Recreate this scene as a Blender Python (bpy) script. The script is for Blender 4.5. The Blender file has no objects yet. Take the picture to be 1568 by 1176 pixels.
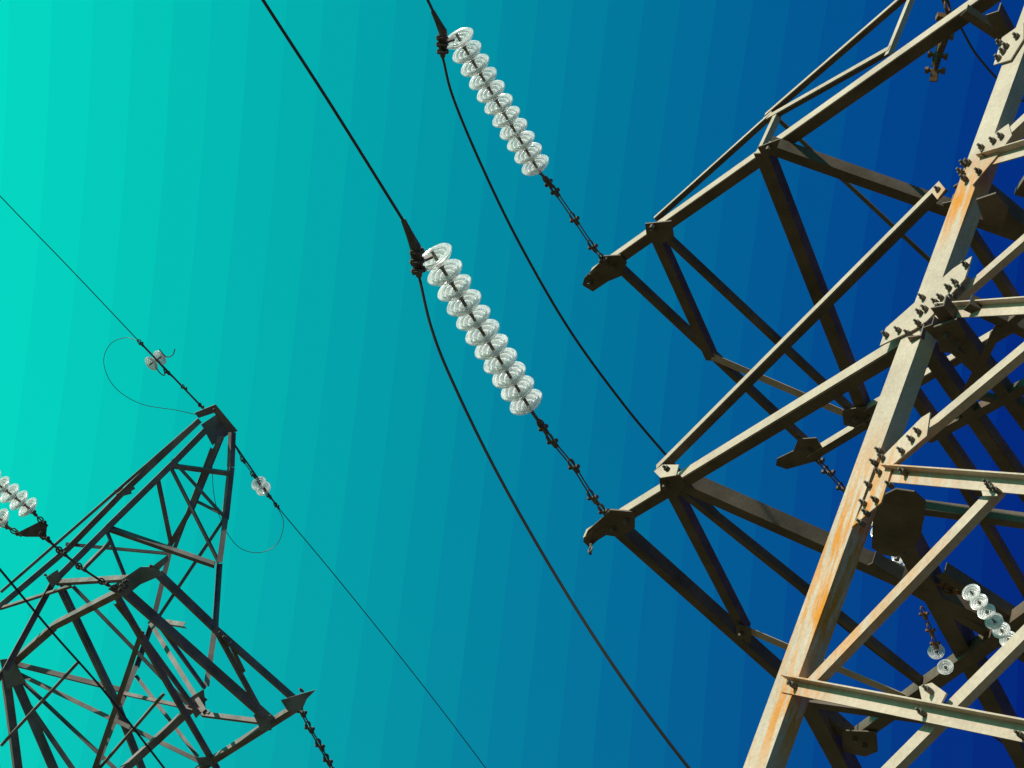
import bpy, bmesh, math, random
from mathutils import Vector, Matrix
random.seed(4)
sc=bpy.context.scene
S=1.6
CAM=Vector((0,0,1.6))
# --- site axes (X along the line, Y along the cross-arms, Z up) expressed in the surveying camera's frame
Z=Vector((.381,.778,-.5)).normalized()
X=Vector((.794,-.553,-.255)); X=(X-Z*X.dot(Z)).normalized()
Y=Z.cross(X)
R=Matrix((X,Y,Z))
FOC=2000.0
def ray(px,py): return R@Vector(((px-784)/FOC,(588-py)/FOC,-1))
def P(px,py,d): return CAM+ray(px,py)*d*S
X0=4.71
def F(px,py,off=0.0):
    r=ray(px,py); return CAM+r*((X0+off)/r.x)*S
def H(px,py,z):
    r=ray(px,py); return CAM+r*(z/r.z)*S

# ---------------------------------------------------------------- materials
def mat(name):
    m=bpy.data.materials.new(name); m.use_nodes=True
    nt=m.node_tree; b=nt.nodes['Principled BSDF']; return m,nt,b
def steel(name,c1,c2,rustc,rust_lo,rough=.6,spots=(),scale=1.0):
    m,nt,b=mat(name); N=nt.nodes; L=nt.links
    g=N.new('ShaderNodeNewGeometry')
    n1=N.new('ShaderNodeTexNoise'); n1.inputs['Scale'].default_value=1.3*scale; n1.inputs['Detail'].default_value=10; n1.inputs['Roughness'].default_value=.6
    L.new(g.outputs['Position'],n1.inputs['Vector'])
    r1=N.new('ShaderNodeValToRGB'); r1.color_ramp.elements[0].position=.3; r1.color_ramp.elements[1].position=.7
    r1.color_ramp.elements[0].color=(*c1,1); r1.color_ramp.elements[1].color=(*c2,1)
    L.new(n1.outputs['Fac'],r1.inputs['Fac'])
    mp=N.new('ShaderNodeMapping'); mp.inputs['Scale'].default_value=(9,9,1.1); L.new(g.outputs['Position'],mp.inputs['Vector'])
    n2=N.new('ShaderNodeTexNoise'); n2.inputs['Scale'].default_value=1.0*scale; n2.inputs['Detail'].default_value=6; n2.inputs['Roughness'].default_value=.65
    L.new(mp.outputs['Vector'],n2.inputs['Vector'])
    mr=N.new('ShaderNodeMapRange'); mr.inputs['From Min'].default_value=rust_lo; mr.inputs['From Max'].default_value=rust_lo+.14
    L.new(n2.outputs['Fac'],mr.inputs['Value'])
    fac=mr.outputs['Result']
    for (p,rad) in spots:
        d=N.new('ShaderNodeVectorMath'); d.operation='DISTANCE'; d.inputs[1].default_value=p
        L.new(g.outputs['Position'],d.inputs[0])
        q=N.new('ShaderNodeMapRange'); q.inputs['From Min'].default_value=rad; q.inputs['From Max'].default_value=rad*.1
        L.new(d.outputs['Value'],q.inputs['Value'])
        q2=N.new('ShaderNodeMapRange'); q2.inputs['From Min'].default_value=.42; q2.inputs['From Max'].default_value=.54
        L.new(n2.outputs['Fac'],q2.inputs['Value'])
        mu=N.new('ShaderNodeMath'); mu.operation='MULTIPLY'; L.new(q.outputs['Result'],mu.inputs[0]); L.new(q2.outputs['Result'],mu.inputs[1])
        mx=N.new('ShaderNodeMath'); mx.operation='MAXIMUM'; L.new(fac,mx.inputs[0]); L.new(mu.outputs[0],mx.inputs[1]); fac=mx.outputs[0]
    mix=N.new('ShaderNodeMixRGB'); mix.inputs['Color2'].default_value=(*rustc,1)
    L.new(fac,mix.inputs['Fac']); L.new(r1.outputs['Color'],mix.inputs['Color1'])
    n3=N.new('ShaderNodeTexNoise'); n3.inputs['Scale'].default_value=22*scale; n3.inputs['Detail'].default_value=6; n3.inputs['Roughness'].default_value=.7
    L.new(g.outputs['Position'],n3.inputs['Vector'])
    m3=N.new('ShaderNodeMapRange'); m3.inputs['To Min'].default_value=.82; m3.inputs['To Max'].default_value=1.1; m3.inputs['From Min'].default_value=.3; m3.inputs['From Max'].default_value=.7
    L.new(n3.outputs['Fac'],m3.inputs['Value'])
    mm=N.new('ShaderNodeMixRGB'); mm.blend_type='MULTIPLY'; mm.inputs['Fac'].default_value=1
    L.new(mix.outputs['Color'],mm.inputs['Color1']); L.new(m3.outputs['Result'],mm.inputs['Color2'])
    L.new(mm.outputs['Color'],b.inputs['Base Color'])
    b.inputs['Roughness'].default_value=rough
    b.inputs['Specular IOR Level'].default_value=.2
    bp=N.new('ShaderNodeBump'); bp.inputs['Strength'].default_value=.2; bp.inputs['Distance'].default_value=.008
    L.new(n3.outputs['Fac'],bp.inputs['Height']); L.new(bp.outputs['Normal'],b.inputs['Normal'])
    return m
rs=[(F(1305,820),1.7),(F(1205,1090),.8),(F(1465,310),.9),(F(1262,930),1.2)]
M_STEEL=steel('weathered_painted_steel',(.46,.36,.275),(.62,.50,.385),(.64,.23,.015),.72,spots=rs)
M_SHADED=steel('shade_toned_weathered_steel',(.09,.066,.046),(.19,.142,.10),(.18,.07,.025),.68)  # darker copy of the steel: underside shade is put into the colour
M_FAR=steel('weathered_grey_steel',(.14,.12,.105),(.33,.285,.255),(.22,.10,.05),.66)
M_DARK=steel('dark_hardware_steel',(.09,.07,.055),(.19,.15,.12),(.20,.08,.03),.62,rough=.4,scale=3)
M_RUST=steel('rusty_fitting_steel',(.14,.07,.035),(.26,.15,.07),(.30,.11,.03),.55,rough=.6,scale=4)
M_CABLE,nt,b=mat('aluminium_cable'); b.inputs['Base Color'].default_value=(.07,.06,.05,1); b.inputs['Roughness'].default_value=.4
b.inputs['Metallic'].default_value=.3
def glassmat():
    m,nt,b=mat('insulator_glass'); N=nt.nodes; L=nt.links
    b.inputs['Base Color'].default_value=(1,1,.98,1); b.inputs['Roughness'].default_value=.12
    b.inputs['Coat Weight'].default_value=1; b.inputs['Coat Roughness'].default_value=.15
    tr=N.new('ShaderNodeBsdfTranslucent'); tr.inputs['Color'].default_value=(1,1,.96,1)
    gl=N.new('ShaderNodeBsdfGlass'); gl.inputs['IOR'].default_value=1.45; gl.inputs['Color'].default_value=(.99,1,.98,1); gl.inputs['Roughness'].default_value=.03
    tp=N.new('ShaderNodeBsdfTransparent'); tp.inputs['Color'].default_value=(.99,1,.98,1)
    m1=N.new('ShaderNodeMixShader'); m1.inputs[0].default_value=.33
    L.new(b.outputs[0],m1.inputs[1]); L.new(tr.outputs[0],m1.inputs[2])
    clear=N.new('ShaderNodeMixShader'); clear.inputs[0].default_value=.15
    L.new(tp.outputs[0],clear.inputs[1]); L.new(gl.outputs[0],clear.inputs[2])
    g=N.new('ShaderNodeNewGeometry'); n=N.new('ShaderNodeTexNoise'); n.inputs['Scale'].default_value=7; n.inputs['Detail'].default_value=3; n.inputs['Distortion'].default_value=1.5
    L.new(g.outputs['Position'],n.inputs['Vector'])
    mr=N.new('ShaderNodeMapRange'); mr.inputs['From Min'].default_value=.4; mr.inputs['From Max'].default_value=.62; mr.inputs['To Min'].default_value=.22; mr.inputs['To Max'].default_value=.62
    L.new(n.outputs['Fac'],mr.inputs['Value'])
    m2=N.new('ShaderNodeMixShader'); L.new(mr.outputs['Result'],m2.inputs[0])
    L.new(m1.outputs[0],m2.inputs[1]); L.new(clear.outputs[0],m2.inputs[2])
    L.new(m2.outputs[0],N['Material Output'].inputs['Surface'])
    return m
M_GLASS=glassmat()

# ---------------------------------------------------------------- mesh helper
class Mesh:
    def __init__(s): s.v=[]; s.f=[]
    def add(s,vs,fs):
        o=len(s.v); s.v+= [tuple(v) for v in vs]; s.f+=[[i+o for i in f] for f in fs]
    def prism(s,sec0,sec1):
        n=len(sec0)
        s.add(list(sec0)+list(sec1),[list(range(n))[::-1],list(range(n,2*n))]+[[i,(i+1)%n,(i+1)%n+n,i+n] for i in range(n)])
    def frame(s,p,q,n,flip=False,out=False):
        d=(q-p).normalized(); n=Vector(n)
        n=n-d*n.dot(d)
        if n.length<.15: n=Vector((0,0,-1)); n=n-d*n.dot(d)
        n.normalize(); e1=d.cross(n)
        if e1.z<0: e1=-e1
        if flip or out: e1=-e1
        return d,n,e1,(n if out else -n)
    def angle(s,p,q,w,n=(-1,0,0),flip=False,t=None,w2=None,out=False):
        d,n,e1,e2=s.frame(p,q,n,flip,out)
        t=t or max(w*.10,.008); w2=w2 or w
        prof=[(0,0),(w,0),(w,t),(t,t),(t,w2),(0,w2)]
        j=Vector((random.uniform(-1,1),random.uniform(-1,1),random.uniform(-1,1)))*.004
        A=[p+j+e1*(a-w/2)+e2*b for a,b in prof]; B=[q+j+e1*(a-w/2)+e2*b for a,b in prof]
        s.prism(A,B)
    def strip(s,p,q,w,n,h0):
        """added light flat that paints the sunlit outer face of an angle (bottom edge at h0)"""
        d,n,e1,e2=s.frame(p,q,n)
        prof=[(h0,-.014),(h0+w,-.014),(h0+w,-.005),(h0,-.005)]
        s.prism([p+e1*a+e2*b for a,b in prof],[q+e1*a+e2*b for a,b in prof])
    def plate(s,pts,th,n=None):
        if n is None:
            n=Vector((0,0,0)); c=sum(pts,Vector())/len(pts)
            for i in range(len(pts)): n+=(pts[i]-c).cross(pts[(i+1)%len(pts)]-c)
        n=Vector(n).normalized()
        s.prism([p-n*th/2 for p in pts],[p+n*th/2 for p in pts])
    def cyl(s,p,q,r,r2=None,seg=8):
        r2=r if r2 is None else r2
        d=(q-p).normalized(); a=d.orthogonal().normalized(); b=d.cross(a)
        c=[(math.cos(2*math.pi*i/seg),math.sin(2*math.pi*i/seg)) for i in range(seg)]
        s.prism([p+(a*x+b*y)*r for x,y in c],[q+(a*x+b*y)*r2 for x,y in c])
    def box(s,c,d,u,l,w,h):
        d=d.normalized(); u=(u-d*u.dot(d)).normalized(); x=d.cross(u)
        s.prism([c-d*l/2+x*a*w/2+u*b*h/2 for a,b in((-1,-1),(1,-1),(1,1),(-1,1))],[c+d*l/2+x*a*w/2+u*b*h/2 for a,b in((-1,-1),(1,-1),(1,1),(-1,1))])
    def tube(s,pts,rad,seg=8):
        if not isinstance(rad,(list,tuple)): rad=[rad]*len(pts)
        rings=[]; up=None
        for i,p in enumerate(pts):
            d=(pts[min(i+1,len(pts)-1)]-pts[max(i-1,0)]).normalized()
            a=(up-d*up.dot(d)).normalized() if up else d.orthogonal().normalized()
            up=a; b=d.cross(a)
            rings.append([p+(a*math.cos(2*math.pi*k/seg)+b*math.sin(2*math.pi*k/seg))*rad[i] for k in range(seg)])
        vs=[v for r in rings for v in r]; fs=[]
        for i in range(len(pts)-1):
            for k in range(seg): fs.append([i*seg+k,i*seg+(k+1)%seg,(i+1)*seg+(k+1)%seg,(i+1)*seg+k])
        fs.append(list(range(seg))[::-1]); fs.append([(len(pts)-1)*seg+k for k in range(seg)])
        s.add(vs,fs)
    def torus(s,c,n,R_,r,seg=14,m=6,stretch=1.0,sd=None):
        n=n.normalized(); a=sd if sd else n.orthogonal(); a=(a-n*a.dot(n)).normalized(); b=n.cross(a)
        pts=[c+a*math.cos(2*math.pi*i/seg)*R_*stretch+b*math.sin(2*math.pi*i/seg)*R_ for i in range(seg)]
        vs=[];fs=[]
        for i in range(seg):
            t=(pts[(i+1)%seg]-pts[i-1]).normalized(); o=n.cross(t)
            for k in range(m):
                an=2*math.pi*k/m; vs.append(pts[i]+(n*math.cos(an)+o*math.sin(an))*r)
        for i in range(seg):
            for k in range(m): fs.append([i*m+k,i*m+(k+1)%m,((i+1)%seg)*m+(k+1)%m,((i+1)%seg)*m+k])
        s.add(vs,fs)
    def lathe(s,c,ax,prof,seg=28):
        ax=ax.normalized(); a=ax.orthogonal().normalized(); b=ax.cross(a); n=len(prof); vs=[];fs=[]
        for k in range(seg):
            an=2*math.pi*k/seg; o=a*math.cos(an)+b*math.sin(an)
            for r,h in prof: vs.append(c+o*r+ax*h)
        for k in range(seg):
            for i in range(n): fs.append([k*n+i,k*n+(i+1)%n,((k+1)%seg)*n+(i+1)%n,((k+1)%seg)*n+i])
        s.add(vs,fs)
    def obj(s,name,m,parent=None,smooth=False):
        me=bpy.data.meshes.new(name); me.from_pydata(s.v,[],s.f); me.update()
        bm=bmesh.new(); bm.from_mesh(me); bmesh.ops.recalc_face_normals(bm,faces=bm.faces); bm.to_mesh(me); bm.free()
        me.materials.append(m)
        if smooth:
            for p in me.polygons: p.use_smooth=True
        o=bpy.data.objects.new(name,me); sc.collection.objects.link(o)
        if parent: o.parent=parent
        return o
def empty(name):
    o=bpy.data.objects.new(name,None); sc.collection.objects.link(o); return o
def spline(pts,n=10):
    out=[]; q=[pts[0]*2-pts[1]]+list(pts)+[pts[-1]*2-pts[-2]]
    for i in range(1,len(q)-2):
        for k in range(n):
            t=k/n; a,b,c,d=q[i-1],q[i],q[i+1],q[i+2]
            out.append(.5*((2*b)+(c-a)*t+(2*a-5*b+4*c-d)*t*t+(3*b-a-3*c+d)*t**3))
    out.append(pts[-1]); return out
def pxw(px,p,q=None):
    q=q or p
    d=(((p-CAM).length+(q-CAM).length)/2); return px*d/FOC

# ================================================================ NEAR PYLON
NX=(-1,0,0); DN=(0,0,-1)
pyl=empty('lattice_pylon')
T=Mesh(); TB=Mesh()
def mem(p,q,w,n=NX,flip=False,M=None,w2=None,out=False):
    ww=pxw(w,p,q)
    if M is None: M=TB if n==DN else T  # downward-facing members get the steel with shade painted in
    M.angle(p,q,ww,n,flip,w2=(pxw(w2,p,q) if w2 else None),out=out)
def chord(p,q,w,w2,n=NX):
    """angle in shade-toned steel; an added light flat paints its sunlit upright leg"""
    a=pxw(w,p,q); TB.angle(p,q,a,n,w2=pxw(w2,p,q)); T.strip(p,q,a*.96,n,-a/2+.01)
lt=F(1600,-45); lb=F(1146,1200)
dl=(lb-lt).normalized()
ground=lb+dl*(lb.z/-dl.z)
top=lt-dl*7
T.angle(top,ground,.38,NX,False,w2=.22)
W=5.2*S
for dx,dy in((W,0),(0,-W*.8),(W,-W*.8)):
    o=Vector((dx,dy,0)); inn=Vector((-.09*dx,-.09*dy,0))
    T.angle(top+o+inn*1.5,ground+o-inn,.34,(1 if dx else -1,0,0))
# ---- near face braces of body
mem(F(1203,1050),F(1640,1137),25,NX,w2=18,out=True)
mem(F(1355,728),F(1640,752),24,NX,w2=17,out=True)
mem(F(1435,480),F(1640,468),22,NX,w2=14,out=True)
mem(F(1500,252),F(1640,212),20,NX,w2=14,out=True)
mem(F(1232,1052,.06),F(1525,745,.05),20,w2=14)
mem(F(1340,1195,.05),F(1640,895,.05),22,w2=14)
mem(F(1350,712,.05),F(1640,470,.05),18,w2=14)
mem(F(1445,470,.05),F(1640,300,.05),16,w2=12)
mem(F(1400,505,.06),F(1478,420,.06),16)
mem(F(1530,215,.05),F(1640,110,.05),18)
# ---- lower arm
zl=6.3
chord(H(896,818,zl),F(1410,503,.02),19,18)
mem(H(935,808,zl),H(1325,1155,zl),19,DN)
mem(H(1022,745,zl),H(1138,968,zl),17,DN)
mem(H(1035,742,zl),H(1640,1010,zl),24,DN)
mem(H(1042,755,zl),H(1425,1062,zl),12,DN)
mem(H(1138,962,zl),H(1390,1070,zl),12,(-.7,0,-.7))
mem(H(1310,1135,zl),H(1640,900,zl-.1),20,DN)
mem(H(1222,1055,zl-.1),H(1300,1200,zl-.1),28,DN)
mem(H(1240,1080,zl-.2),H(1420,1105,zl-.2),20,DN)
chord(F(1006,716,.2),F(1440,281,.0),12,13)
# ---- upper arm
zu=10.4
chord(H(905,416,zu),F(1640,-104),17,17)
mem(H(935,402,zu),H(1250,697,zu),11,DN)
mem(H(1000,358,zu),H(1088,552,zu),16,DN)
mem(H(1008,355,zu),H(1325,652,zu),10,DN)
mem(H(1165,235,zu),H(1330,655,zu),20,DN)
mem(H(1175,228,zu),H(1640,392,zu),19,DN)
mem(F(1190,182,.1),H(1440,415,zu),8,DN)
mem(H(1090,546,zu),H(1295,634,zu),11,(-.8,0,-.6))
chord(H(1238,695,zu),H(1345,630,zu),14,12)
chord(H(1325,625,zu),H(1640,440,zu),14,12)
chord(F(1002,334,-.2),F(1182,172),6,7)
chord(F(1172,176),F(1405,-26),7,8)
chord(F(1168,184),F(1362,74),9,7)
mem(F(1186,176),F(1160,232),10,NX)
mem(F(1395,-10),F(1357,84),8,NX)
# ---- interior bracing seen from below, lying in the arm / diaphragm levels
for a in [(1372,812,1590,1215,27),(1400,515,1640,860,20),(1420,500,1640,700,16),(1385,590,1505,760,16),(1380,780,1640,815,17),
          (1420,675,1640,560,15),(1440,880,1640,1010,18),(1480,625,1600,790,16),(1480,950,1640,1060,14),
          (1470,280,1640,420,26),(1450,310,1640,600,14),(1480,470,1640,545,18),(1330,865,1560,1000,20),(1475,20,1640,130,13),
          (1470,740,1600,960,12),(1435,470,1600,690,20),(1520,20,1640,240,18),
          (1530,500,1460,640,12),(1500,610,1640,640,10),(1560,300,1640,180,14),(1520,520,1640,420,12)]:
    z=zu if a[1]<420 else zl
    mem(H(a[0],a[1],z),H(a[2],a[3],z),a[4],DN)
def gus(pts,off=-.02,th=.02,M=None): (M or T).plate([F(x,y,off) for x,y in pts],th,(1,0,0))
gus([(1348,530),(1357,503),(1460,412),(1489,393),(1478,428),(1420,492),(1400,505)])
gus([(1305,808),(1322,775),(1352,700),(1412,640),(1425,632),(1420,668),(1368,712),(1350,770)])
gus([(1478,262),(1500,222),(1545,190),(1550,208),(1530,236),(1490,284)])
gus([(1522,100),(1535,58),(1568,35),(1568,60),(1548,92)])
gus([(1002,722),(1015,712),(1040,712),(1036,728),(1012,732)],.15)
gus([(1408,1052),(1428,1046),(1450,1062),(1438,1086),(1415,1082)],-.0)
gus([(1500,738),(1520,722),(1536,738),(1528,760),(1506,760)],-.0)
gus([(1425,292),(1440,280),(1448,290),(1436,306)],-.03)
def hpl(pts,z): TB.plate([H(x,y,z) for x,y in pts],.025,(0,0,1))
hpl([(893,828),(900,812),(925,790),(935,780),(972,783),(972,808),(950,822),(925,818),(903,838)],zl-.04)
hpl([(1010,730),(1040,726),(1050,742),(1035,765),(1012,755)],zl-.04)
hpl([(1128,955),(1150,962),(1150,985),(1128,975)],zl-.04)
hpl([(1290,1118),(1342,1120),(1344,1150),(1325,1158),(1290,1150)],zl-.04)
hpl([(892,436),(895,425),(918,402),(920,392),(950,390),(960,402),(952,422),(932,430),(908,446)],zu-.04)
hpl([(988,342),(1028,338),(1032,362),(1010,375),(990,358)],zu-.04)
hpl([(1160,225),(1195,212),(1188,232),(1170,242)],zu-.04)
hpl([(1188,712),(1190,702),(1215,690),(1222,672),(1250,670),(1262,690),(1255,704),(1205,718)],zu-.04)
hpl([(1290,628),(1325,622),(1336,655),(1325,658),(1292,650)],zu-.04)
hpl([(1338,765),(1372,748),(1400,752),(1418,768),(1410,822),(1398,838),(1372,852),(1350,848),(1335,838)],zl-.1)
hpl([(1430,500),(1465,488),(1480,512),(1462,540),(1440,538)],zl-.05)
hpl([(1495,305),(1525,295),(1545,318),(1535,350),(1508,342)],zl+.9)
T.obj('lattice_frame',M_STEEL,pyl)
TB.obj('arm_bracing',M_SHADED,pyl)
B=Mesh()
def bolt(x,y,s=9,off=-.045,M=None):
    p=F(x,y,off); r=pxw(s/2,p)
    (M or B).cyl(p+Vector((.05,0,0)),p+Vector((-.02,0,0)),r,seg=6)
    (M or B).cyl(p+Vector((-.015,0,0)),p+Vector((-.065,.0,0)),r*.5,seg=6)
for x,y in [(1412,455),(1416,472),(1408,478),(1405,494),(1452,440),(1462,432),(1470,440),(1458,455),(1440,470),(1356,512),(1475,250),(1470,262),(1482,248),(1475,272),
            (1346,690),(1350,700),(1338,708),(1345,722),(1330,742),(1322,770),(1405,660),(1362,742),(1530,65),(1535,78),(1528,88),(1532,208),(1508,235),(1213,1048),(1410,1090),(1515,745),(1420,1055),(1440,455),(1020,717),(1502,225),(1382,722),(1562,1125),
            (1390,510),(1375,505),(1432,462),(1478,405),(1340,765),(1326,785),(1318,800),(1380,690),(1395,672),(1498,262),(1520,215),(1540,70),(1556,55),(1512,740),(1525,750),(1436,290)]:
    bolt(x,y)
def hb(x,y,z,s=8):
    p=H(x,y,z-.05); r=pxw(s/2,p); B.cyl(p,p+Vector((0,0,-.09)),r,seg=6)
for x,y in [(1395,772),(1408,778),(1402,800),(1385,842),(1412,790),(1375,850),(940,808),(1020,740),(1136,968),(1310,1130),(1325,1140),(1350,800),(1360,835),(960,795),(1450,510),(1465,522)]: hb(x,y,zl)
for x,y in [(1002,350),(940,408),(1240,688),(1325,645),(1310,640),(905,432),(1000,345),(1178,225)]: hb(x,y,zu)
B.obj('bolts',M_DARK,pyl)

# ================================================================ insulator strings
def string(name,p0,p1,n,R_,frac=1.0):
    e=empty(name); ax=(p1-p0).normalized(); G=Mesh(); C=Mesh()
    prof=[(.20,.34),(.40,.32),(.62,.22),(.82,.08),(.96,-.06),(1.0,-.14),(.96,-.19),(.88,-.10),(.82,-.06),(.80,-.20),(.74,-.20),(.70,.0),(.62,.06),(.60,-.12),(.54,-.12),(.50,.10),(.38,.14),(.34,-.04),(.28,-.04),(.20,.05)]
    for i in range(n):
        c=p0.lerp(p1,i/(n-1) if n>1 else 0)
        wob=Vector((random.uniform(-1,1),random.uniform(-1,1),random.uniform(-1,1)))*.04
        G.lathe(c,ax+wob,[(r*R_,h*R_) for r,h in prof],36)
        C.lathe(c,ax,[(.02,.62*R_),(.13*R_,.62*R_),(.19*R_,.5*R_),(.22*R_,.36*R_),(.21*R_,.3*R_),(.02,.3*R_)],14)
        C.cyl(c-ax*.5*R_,c+ax*.3*R_,.09*R_,seg=8)
    G.obj('glass_discs',M_GLASS,e,True); C.obj('caps_and_pins',M_DARK,e,False)
    return e
def hardware(M,pts,r,k=1.0,double=True):
    """rods with clevises / shackles between joints"""
    for i in range(len(pts)-1):
        p,q=pts[i],pts[i+1]; d=(q-p).normalized(); s=d.cross(Vector((0,0,1))).normalized()
        if double:
            for sg in(-1,1): M.cyl(p+s*sg*r*1.3,q+s*sg*r*1.3,r*.5,seg=6)
        else: M.cyl(p,q,r*.6,seg=6)
    for i,p in enumerate(pts):
        d=(pts[min(i+1,len(pts)-1)]-pts[max(i-1,0)]).normalized(); s=d.cross(Vector((0,0,1))).normalized(); u=s.cross(d)
        M.cyl(p-s*r*3.6*k,p+s*r*3.6*k,r*.8,seg=8)
        M.cyl(p-s*r*3.9*k,p-s*r*2.6*k,r*1.5,seg=6); M.cyl(p+s*r*2.6*k,p+s*r*3.9*k,r*1.5,seg=6)
        M.box(p+d*r*2,d,u,r*5,r*3.0,r*1.8); M.torus(p-d*r*3,s,r*2.0,r*.6,sd=d,stretch=1.4)
def clamp(M,a,b,c,rings,r):
    """dead-end clamp: tapered sleeve a->b, body b->c, with ring bolts"""
    M.tube([a,a.lerp(b,.5),b,b.lerp(c,.5),c],[r*.6,r*.9,r*1.35,r*1.5,r*.7],10)
    for q in rings:
        d=(c-b).normalized(); s=Vector((0,1,0)).cross(d).normalized()
        M.cyl(q-d*r*.25,q+d*r*.25,r*1.9,seg=12); M.cyl(q+s*r*1.3-d*r*.7,q+s*r*1.3+d*r*.7,r*.55,seg=6)
        M.cyl(q-s*r*1.3-d*r*.7,q-s*r*1.3+d*r*.7,r*.55,seg=6)
e=string('insulator_string',P(668,396,12.5),P(807,618,13.6),11,pxw(29.5,P(740,510,12.9)))
h=Mesh(); hardware(h,[P(832,655,13.7),P(846,676,13.7),P(879,715,13.85),P(908,762,13.95),P(925,783,14.0)],.028)
h.cyl(P(812,627,13.65),P(832,655,13.7),.03)
clamp(h,P(617,336,12.2),P(636,378,12.3),P(642,424,12.4),[P(639,386,12.3),P(639,400,12.3),P(641,414,12.3)],.065)
h.box(P(652,396,12.4),P(665,390,12.4)-P(638,402,12.4),Vector((0,0,1)),.22,.05,.07)
h.cyl(H(905,830,zl),P(904,848,13.6),.025); h.torus(P(904,842,13.6),Vector((1,0,0)),.05,.015)
h.obj('fittings',M_DARK,e)
e=string('insulator_string',P(704,61,15.5),P(821,255,16.8),11,pxw(24,P(760,160,16.0)))
h=Mesh(); hardware(h,[P(840,280,16.9),P(850,293,16.9),P(880,336,17.0),P(908,378,17.1),P(925,398,17.2)],.03)
h.cyl(P(826,263,16.8),P(840,280,16.9),.03)
clamp(h,P(662,16,15.2),P(678,48,15.3),P(678,88,15.4),[P(677,58,15.3),P(677,68,15.3),P(678,79,15.3)],.065)
h.box(P(688,62,15.4),P(700,58,15.4)-P(678,66,15.4),Vector((0,0,1)),.2,.05,.07)
h.obj('fittings',M_DARK,e)
e=empty('insulator_string'); h=Mesh(); a=H(1252,704,zu); b=P(1315,775,20.2)
hardware(h,[a,a.lerp(b,.25),a.lerp(b,.6),a.lerp(b,.95)],.04,double=True); h.obj('fittings',M_DARK,e)
s2=string('glass_part',P(1332,795,20.4),P(1470,955,22),10,.26); s2.parent=e
e=empty('insulator_string'); h=Mesh()
hardware(h,[P(1440,893,12.5),P(1460,905,12.5),P(1480,900,12.5)],.03); h.box(P(1458,898,12.5),P(1480,896,12.5)-P(1440,896,12.5),Vector((0,0,1)),.25,.2,.05)
hardware(h,[P(1415,940,12.5),P(1425,965,12.5),P(1432,985,12.5)],.02); h.obj('fittings',M_RUST,e)
g=string('glass_part',P(1488,908,10.2),P(1545,980,10.6),6,.12); g.parent=e
g=string('glass_part',P(1434,998,12.5),P(1448,1022,12.8),2,.13); g.parent=e
h=Mesh(); e=empty('jumper_clamp')
hardware(h,[P(1436,-20,14),P(1452,22,14),P(1445,55,14),P(1436,85,14),P(1432,108,14)],.042,double=False)
h.box(P(1450,28,14),P(1475,30,14)-P(1425,20,14),Vector((0,0,1)),.36,.11,.1)
h.box(P(1440,75,14),P(1450,45,14)-P(1428,105,14),Vector((0,1,0)),.45,.11,.1)
h.obj('fittings',M_RUST,e)

# ================================================================ cables
def cable(name,pts,r,seg=8,parent=None):
    m=Mesh(); m.tube(spline(pts,12),r,seg); return m.obj(name,M_CABLE,parent,True)
cable('power_cable',[P(300,-165,10.5),P(395,-12,11.0),P(505,158,11.6),P(617,337,12.2)],pxw(2.4,P(505,158,11.6)))
cable('power_cable',[P(560,-190,13.7),P(645,-20,14.9),P(663,17,15.2)],pxw(2.2,P(645,-20,14.9)))
cable('jumper_cable',[P(642,424,12.4),P(660,500,12.3),P(690,578,12.2),P(758,718,12),P(850,880,11.7),P(950,1035,11.3),P(1062,1185,11),P(1180,1320,10.8)],pxw(2.5,P(760,720,12)))
cable('jumper_cable',[P(678,88,15.4),P(694,150,15.4),P(738,255,15.4),P(795,372,15.5),P(870,502,15.8),P(950,613,16),P(1020,697,16.2),P(1110,795,16.5),P(1255,930,17),P(1420,1058,17.3),P(1600,1180,17.6)],pxw(2.1,P(870,500,15.8)))
cable('jumper_cable',[P(1470,40,14),P(1500,90,14.1),P(1560,150,14.2),P(1640,190,14.3)],.02)

# ================================================================ DISTANT PYLON
far=empty('lattice_pylon'); Q=Mesh(); segs=[]
def joint_depth(x,y,d):
    best=14.0; out=d
    for (x1,y1,d1,x2,y2,d2) in segs:
        vx,vy=x2-x1,y2-y1; t=max(0,min(1,((x-x1)*vx+(y-y1)*vy)/(vx*vx+vy*vy)))
        r=math.hypot(x-x1-vx*t,y-y1-vy*t)
        if r<best: best=r; out=d1+(d2-d1)*t
    return out
def m2(x1,y1,d1,x2,y2,d2,w,n=(-.6,-.6,-.3),snap=True):
    if snap: d1=joint_depth(x1,y1,d1); d2=joint_depth(x2,y2,d2)
    segs.append((x1,y1,d1,x2,y2,d2))
    p,q=P(x1,y1,d1),P(x2,y2,d2); Q.angle(p,q,pxw(w*.82,p,q),n)
def dd(y,base=26.5): return base+(1090-y)/455*3.4
chordA=[(303,640),(182,754),(100,838),(-30,948)]
chordB=[(312,655),(258,710),(162,804),(78,888),(4,1024)]
chordC=[(352,662),(350,715),(341,795),(332,862),(325,965),(312,1052)]
chordD=[(338,668),(291,782),(258,838),(232,945),(205,1020),(140,1185)]
def poly(c,w,off,n=(-.6,-.6,-.3)):
    for i,(a,b) in enumerate(zip(c[:-1],c[1:])):
        t0=min(1,i/2); t1=min(1,(i+1)/2)
        m2(a[0],a[1],dd(a[1])+off*t0,b[0],b[1],dd(b[1])+off*t1,w,n,False)
poly(chordA,10,1.0,NX); poly(chordB,11,0,NX); poly(chordC,10,0.6,DN); poly(chordD,9,1.6,DN)
m2(292,650,30.9,0,905,28.9,5,NX)
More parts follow.
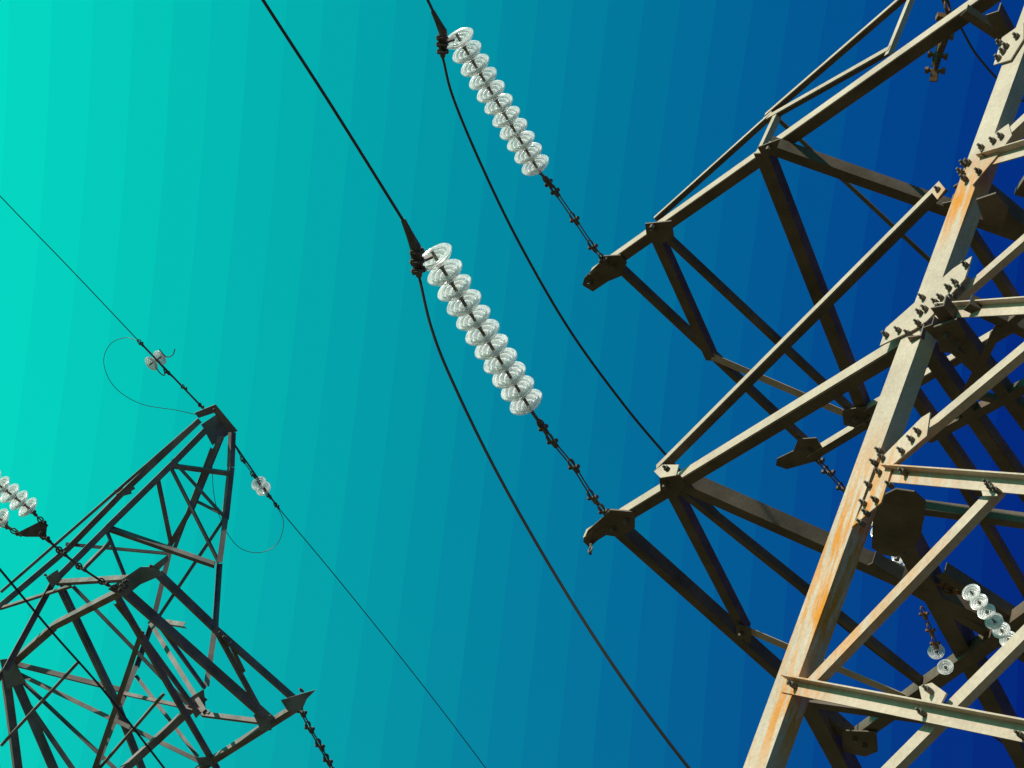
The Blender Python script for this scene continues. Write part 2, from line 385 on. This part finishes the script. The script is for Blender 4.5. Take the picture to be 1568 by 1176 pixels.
for a in [(262,710,352,722,8),(258,712,334,862,8),(240,735,260,832,6),(322,685,262,845,7),(262,705,344,795,5),(292,765,342,790,6),(165,806,330,863,9),
          (345,792,238,952,6),(160,810,190,885,7),(100,835,262,850,5),(178,756,204,742,8),(130,870,170,830,6)]:
    m2(a[0],a[1],dd(a[1])+.4,a[2],a[3],dd(a[3])+.4,a[4],NX if a[4]>6 else DN)
T0=24.0;T1=25.2
for a in [(190,898,T0,80,955,27,12,NX),(80,955,27,0,1026,29,12,NX),(84,890,28,215,882,24.4,9,NX),
          (180,905,T0,412,1110,25.5,15,DN),(238,882,24.3,326,966,24.8,13,DN),(326,966,24.8,455,1080,T1,14,DN),
          (450,1080,T1,312,1168,27,12,NX),(312,1168,27,250,1215,28,12,NX),(418,1106,25.5,308,1092,26.5,8,NX),
          (172,908,24.3,330,1180,27,9,DN),(88,902,28,176,1085,28,12,DN),(176,1085,28,215,1185,28,11,DN),(92,896,28,200,1130,27,6,DN),
          (22,1020,28.6,185,1060,27.5,8,DN),(30,1032,28.6,320,1172,27,7,NX),(26,1040,28.6,180,1185,28,7,DN),
          (2,1030,28.8,22,1185,28.5,13,DN),(14,1036,28.8,80,1190,28.5,14,DN),(18,1050,29,115,1190,28.5,8,DN),
          (215,962,27,138,1185,27.5,9,NX),(232,948,27,282,956,27,8,NX),(240,955,27,312,1055,27,6,DN),(228,955,27.5,312,1092,27,8,DN),
          (330,970,25,400,1098,25.5,8,DN),(350,985,25,372,1030,25.2,5,DN),(310,1062,27,175,1185,27,13,NX),(215,975,27,300,1092,27,7,DN),
          (110,900,28.2,290,1085,27,6,DN),(0,930,29.5,110,895,28.4,5,NX),(205,1035,27.5,300,1160,27,6,DN),(185,1060,27.5,320,1090,27,6,NX),
          (120,1010,28,0,1140,28,5,NX),(175,925,24.5,235,1000,25.6,6,DN),(150,1176,28,250,1060,27,5,NX)]:
    m2(*a,snap=(a[6]<12))
for x,y,d in((-30,948,29),(4,1024,28.5),(140,1185,28),(180,1180,27)):
    p=P(x,y,d); Q.angle(p,Vector((p.x+(.8 if x>50 else -.8),p.y-.5,0)),.2,NX)
def qpl(pts,n=None,th=.03): Q.plate([P(*p) for p in pts],th,n)
qpl([(298,632,30),(330,619,30),(364,660,30.3),(352,664,30.3),(328,632,30.1),(304,640,30)])
qpl([(308,650,30.1),(335,632,30.2),(352,664,30.3),(325,682,30.1)])
qpl([(165,902,24),(190,885,24),(215,868,24),(240,868,24),(250,880,24),(215,895,24),(190,915,24)])
qpl([(232,868,24),(256,850,24),(258,858,24),(244,872,24)])
qpl([(430,1072,25),(462,1062,25),(484,1056,25),(470,1070,25),(462,1088,25),(440,1088,25)])
qpl([(388,1094,25.4),(415,1095,25.4),(416,1118,25.4),(400,1120,25.4)])
qpl([(70,884,27.8),(88,872,27.8),(94,888,27.8),(80,900,27.8)])
qpl([(0,1010,28.4),(20,1008,28.4),(40,1045,28.4),(10,1055,28.4)])
qpl([(175,750,29.8),(198,745,29.8),(202,756,29.8),(180,762,29.8)])
qpl([(285,1072,26.8),(312,1055,26.8),(315,1085,26.8),(300,1100,26.8)])
qpl([(300,1160,26.8),(330,1158,26.8),(325,1172,26.8),(305,1172,26.8)])
Q.obj('lattice_frame',M_FAR,far)
Bq=Mesh()
for i in range(16):
    a=random.choice([(325,965,24.7),(240,862,23.9),(190,895,23.9),(470,1062,24.9),(340,975,24.7),(290,1080,26.6),(325,625,29.9),(78,885,27.7)])
    p=P(a[0]+random.uniform(-8,8),a[1]+random.uniform(-6,6),a[2]); Bq.cyl(p,p+Vector((-.1,-.02,-.02)),.04,seg=6)
Bq.obj('bolts',M_DARK,far)
e=string('insulator_string',P(-70,690,21.6),P(44,778,22.6),9,pxw(17,P(20,760,22.3)))
h=Mesh(); h.plate([P(22,818,22.8),P(66,796,22.8),P(72,804,22.8),P(70,822,22.8),P(40,822,22.8)],.05)
hardware(h,[P(50,784,22.7),P(66,800,22.8)],.035,double=False)
hardware(h,[P(10,806,22.8),P(26,816,22.8)],.035,double=False)
hardware(h,[P(70,824,22.8),P(95,846,23),P(125,870,23.4),P(160,893,23.8),P(180,903,24)],.04)
h.obj('fittings',M_DARK,e)
g=string('glass_part',P(-110,740,21.6),P(2,796,22.6),8,pxw(17,P(20,760,22.3))); g.parent=e
e=string('insulator_string',P(233,556,28.7),P(246,547,28.9),2,pxw(12,P(240,552,28.8)))
h=Mesh(); hardware(h,[P(216,526,28.6),P(256,570,28.9),P(282,594,29.3),P(308,622,29.8)],.03,double=False)
h.cyl(P(216,526,28.6),P(308,622,29.8),.035); h.tube(spline([P(244,535,28.7),P(254,546,28.7),P(264,544,28.7),P(268,534,28.7)],6),[.02]*19,6)
h.tube(spline([P(238,562,28.7),P(246,572,28.7),P(252,574,28.7),P(250,560,28.7)],6),[.02]*19,6)
h.obj('fittings',M_DARK,e)
e=string('insulator_string',P(397,741,30.5),P(404,749,30.7),2,pxw(12,P(400,745,30.6)))
h=Mesh(); hardware(h,[P(356,676,30.3),P(372,705,30.4),P(388,728,30.5),P(412,760,30.7),P(424,775,30.8)],.03,double=False)
h.cyl(P(356,676,30.3),P(424,775,30.8),.035); h.obj('fittings',M_DARK,e)
e=empty('insulator_string'); h=Mesh()
hardware(h,[P(462,1090,25.3),P(474,1115,25.5),P(490,1142,25.7),P(502,1165,25.8),P(512,1185,26)],.045); h.obj('fittings',M_DARK,e)
cable('ground_wire',[P(-120,170,26.5),P(0,300,27.2),P(108,412,27.9),P(216,526,28.6)],pxw(.7,P(100,400,28)),6)
cable('ground_wire',[P(424,775,30.8),P(520,890,31.5),P(640,1040,32.3),P(745,1178,33),P(900,1390,34)],pxw(.7,P(520,890,31)),6)
cable('ground_wire',[P(305,636,29.8),P(270,628,29.7),P(215,618,29.6),P(175,592,29.4),P(159,556,29.2),P(168,528,29),P(192,517,28.8),P(216,524,28.6)],pxw(.5,P(200,600,29)),5)
cable('ground_wire',[P(424,775,30.8),P(434,800,30.7),P(425,832,30.6),P(398,846,30.5),P(366,838,30.4),P(342,805,30.3),P(328,760,30.2),P(324,700,30.2)],pxw(.5,P(400,800,30)),5)
cable('power_cable',[P(-60,800,21),P(0,872,22),P(80,968,23),P(165,1065,24),P(262,1190,25)],pxw(1.8,P(80,968,23)),6)

# ================================================================ ground
gm,nt,b=mat('grass_ground'); N=nt.nodes; L=nt.links
tc=N.new('ShaderNodeNewGeometry'); n=N.new('ShaderNodeTexNoise'); n.inputs['Scale'].default_value=.35; n.inputs['Detail'].default_value=12; n.inputs['Roughness'].default_value=.75
L.new(tc.outputs['Position'],n.inputs['Vector']); r=N.new('ShaderNodeValToRGB')
r.color_ramp.elements[0].color=(.05,.05,.018,1); r.color_ramp.elements[1].color=(.13,.10,.05,1); r.color_ramp.elements[0].position=.35; r.color_ramp.elements[1].position=.62
L.new(n.outputs['Fac'],r.inputs['Fac']); L.new(r.outputs['Color'],b.inputs['Base Color']); b.inputs['Roughness'].default_value=1
bm=bmesh.new(); bmesh.ops.create_grid(bm,x_segments=80,y_segments=80,size=3000)
me=bpy.data.meshes.new('ground'); bm.to_mesh(me); bm.free(); me.materials.append(gm)
sc.collection.objects.link(bpy.data.objects.new('ground',me))
c=Mesh()
for p in [ground,ground+Vector((W*1.09,0,0)),ground+Vector((0,-W*.8*1.09,0)),ground+Vector((W*1.09,-W*.8*1.09,0))]:
    c.prism([Vector((p.x+a*.7,p.y+b_*.7,-.1)) for a,b_ in((-1,-1),(1,-1),(1,1),(-1,1))],[Vector((p.x+a*.45,p.y+b_*.45,.5)) for a,b_ in((-1,-1),(1,-1),(1,1),(-1,1))])
cm,nt,b=mat('concrete'); b.inputs['Base Color'].default_value=(.33,.32,.3,1); b.inputs['Roughness'].default_value=.9
c.obj('footings',cm,pyl)

# ================================================================ light
sunv=Vector((-.80,.10,.50)).normalized()
sd=bpy.data.lights.new('sun','SUN'); sd.energy=5; sd.angle=math.radians(.5); sd.color=(1,.94,.85)
so=bpy.data.objects.new('sun',sd); sc.collection.objects.link(so); so.rotation_euler=sunv.to_track_quat('Z','Y').to_euler()
w=bpy.data.worlds.new('World'); sc.world=w; w.use_nodes=True; nt=w.node_tree; N=nt.nodes; L=nt.links
bg=N['Background']; out=N['World Output']
tc=N.new('ShaderNodeTexCoord')
G=R@Vector((math.cos(math.radians(6.5)),-math.sin(math.radians(6.5)),0))
dp=N.new('ShaderNodeVectorMath'); dp.operation='DOT_PRODUCT'; dp.inputs[1].default_value=G; L.new(tc.outputs['Generated'],dp.inputs[0])
mr=N.new('ShaderNodeMapRange'); mr.inputs['From Min'].default_value=-.40; mr.inputs['From Max'].default_value=.40; L.new(dp.outputs['Value'],mr.inputs['Value'])
ml=N.new('ShaderNodeMath'); ml.operation='SNAP'; ml.inputs[1].default_value=1/31; L.new(mr.outputs['Result'],ml.inputs[0])
rp=N.new('ShaderNodeValToRGB'); L.new(ml.outputs[0],rp.inputs['Fac'])
def lin(c): return [((x/255+.055)/1.055)**2.4 if x>10 else x/255/12.92 for x in c]+[1]
stops=[(0.0,(0,218,195)),(.2,(0,183,178)),(.35,(0,157,168)),(.5,(0,128,159)),(.65,(0,100,151)),(.8,(0,69,141)),(.9,(0,47,130)),(1.0,(0,22,116))]
cr=rp.color_ramp
cr.elements[0].position=0; cr.elements[0].color=lin(stops[0][1]); cr.elements[1].position=1; cr.elements[1].color=lin(stops[-1][1])
for p,cc in stops[1:-1]:
    el=cr.elements.new(p); el.color=lin(cc)
L.new(rp.outputs['Color'],bg.inputs['Color']); bg.inputs['Strength'].default_value=1
sk=N.new('ShaderNodeTexSky'); sk.sky_type='NISHITA'; sk.sun_disc=False; sk.sun_elevation=math.asin(sunv.z); sk.sun_rotation=math.atan2(sunv.x,sunv.y)
b2=N.new('ShaderNodeBackground'); b2.inputs['Strength'].default_value=.001; L.new(sk.outputs[0],b2.inputs['Color'])
ad=N.new('ShaderNodeAddShader'); L.new(bg.outputs[0],ad.inputs[0]); L.new(b2.outputs[0],ad.inputs[1]); L.new(ad.outputs[0],out.inputs['Surface'])
# ================================================================ camera
cd=bpy.data.cameras.new('camera'); co=bpy.data.objects.new('camera',cd); sc.collection.objects.link(co)
cd.sensor_width=36; cd.lens=FOC/1568*36; cd.clip_end=10000; cd.clip_start=.05
co.matrix_world=Matrix.Translation(CAM)@R.to_4x4()
sc.camera=co
sc.view_settings.view_transform='Standard'; sc.view_settings.look='None'; sc.view_settings.exposure=0
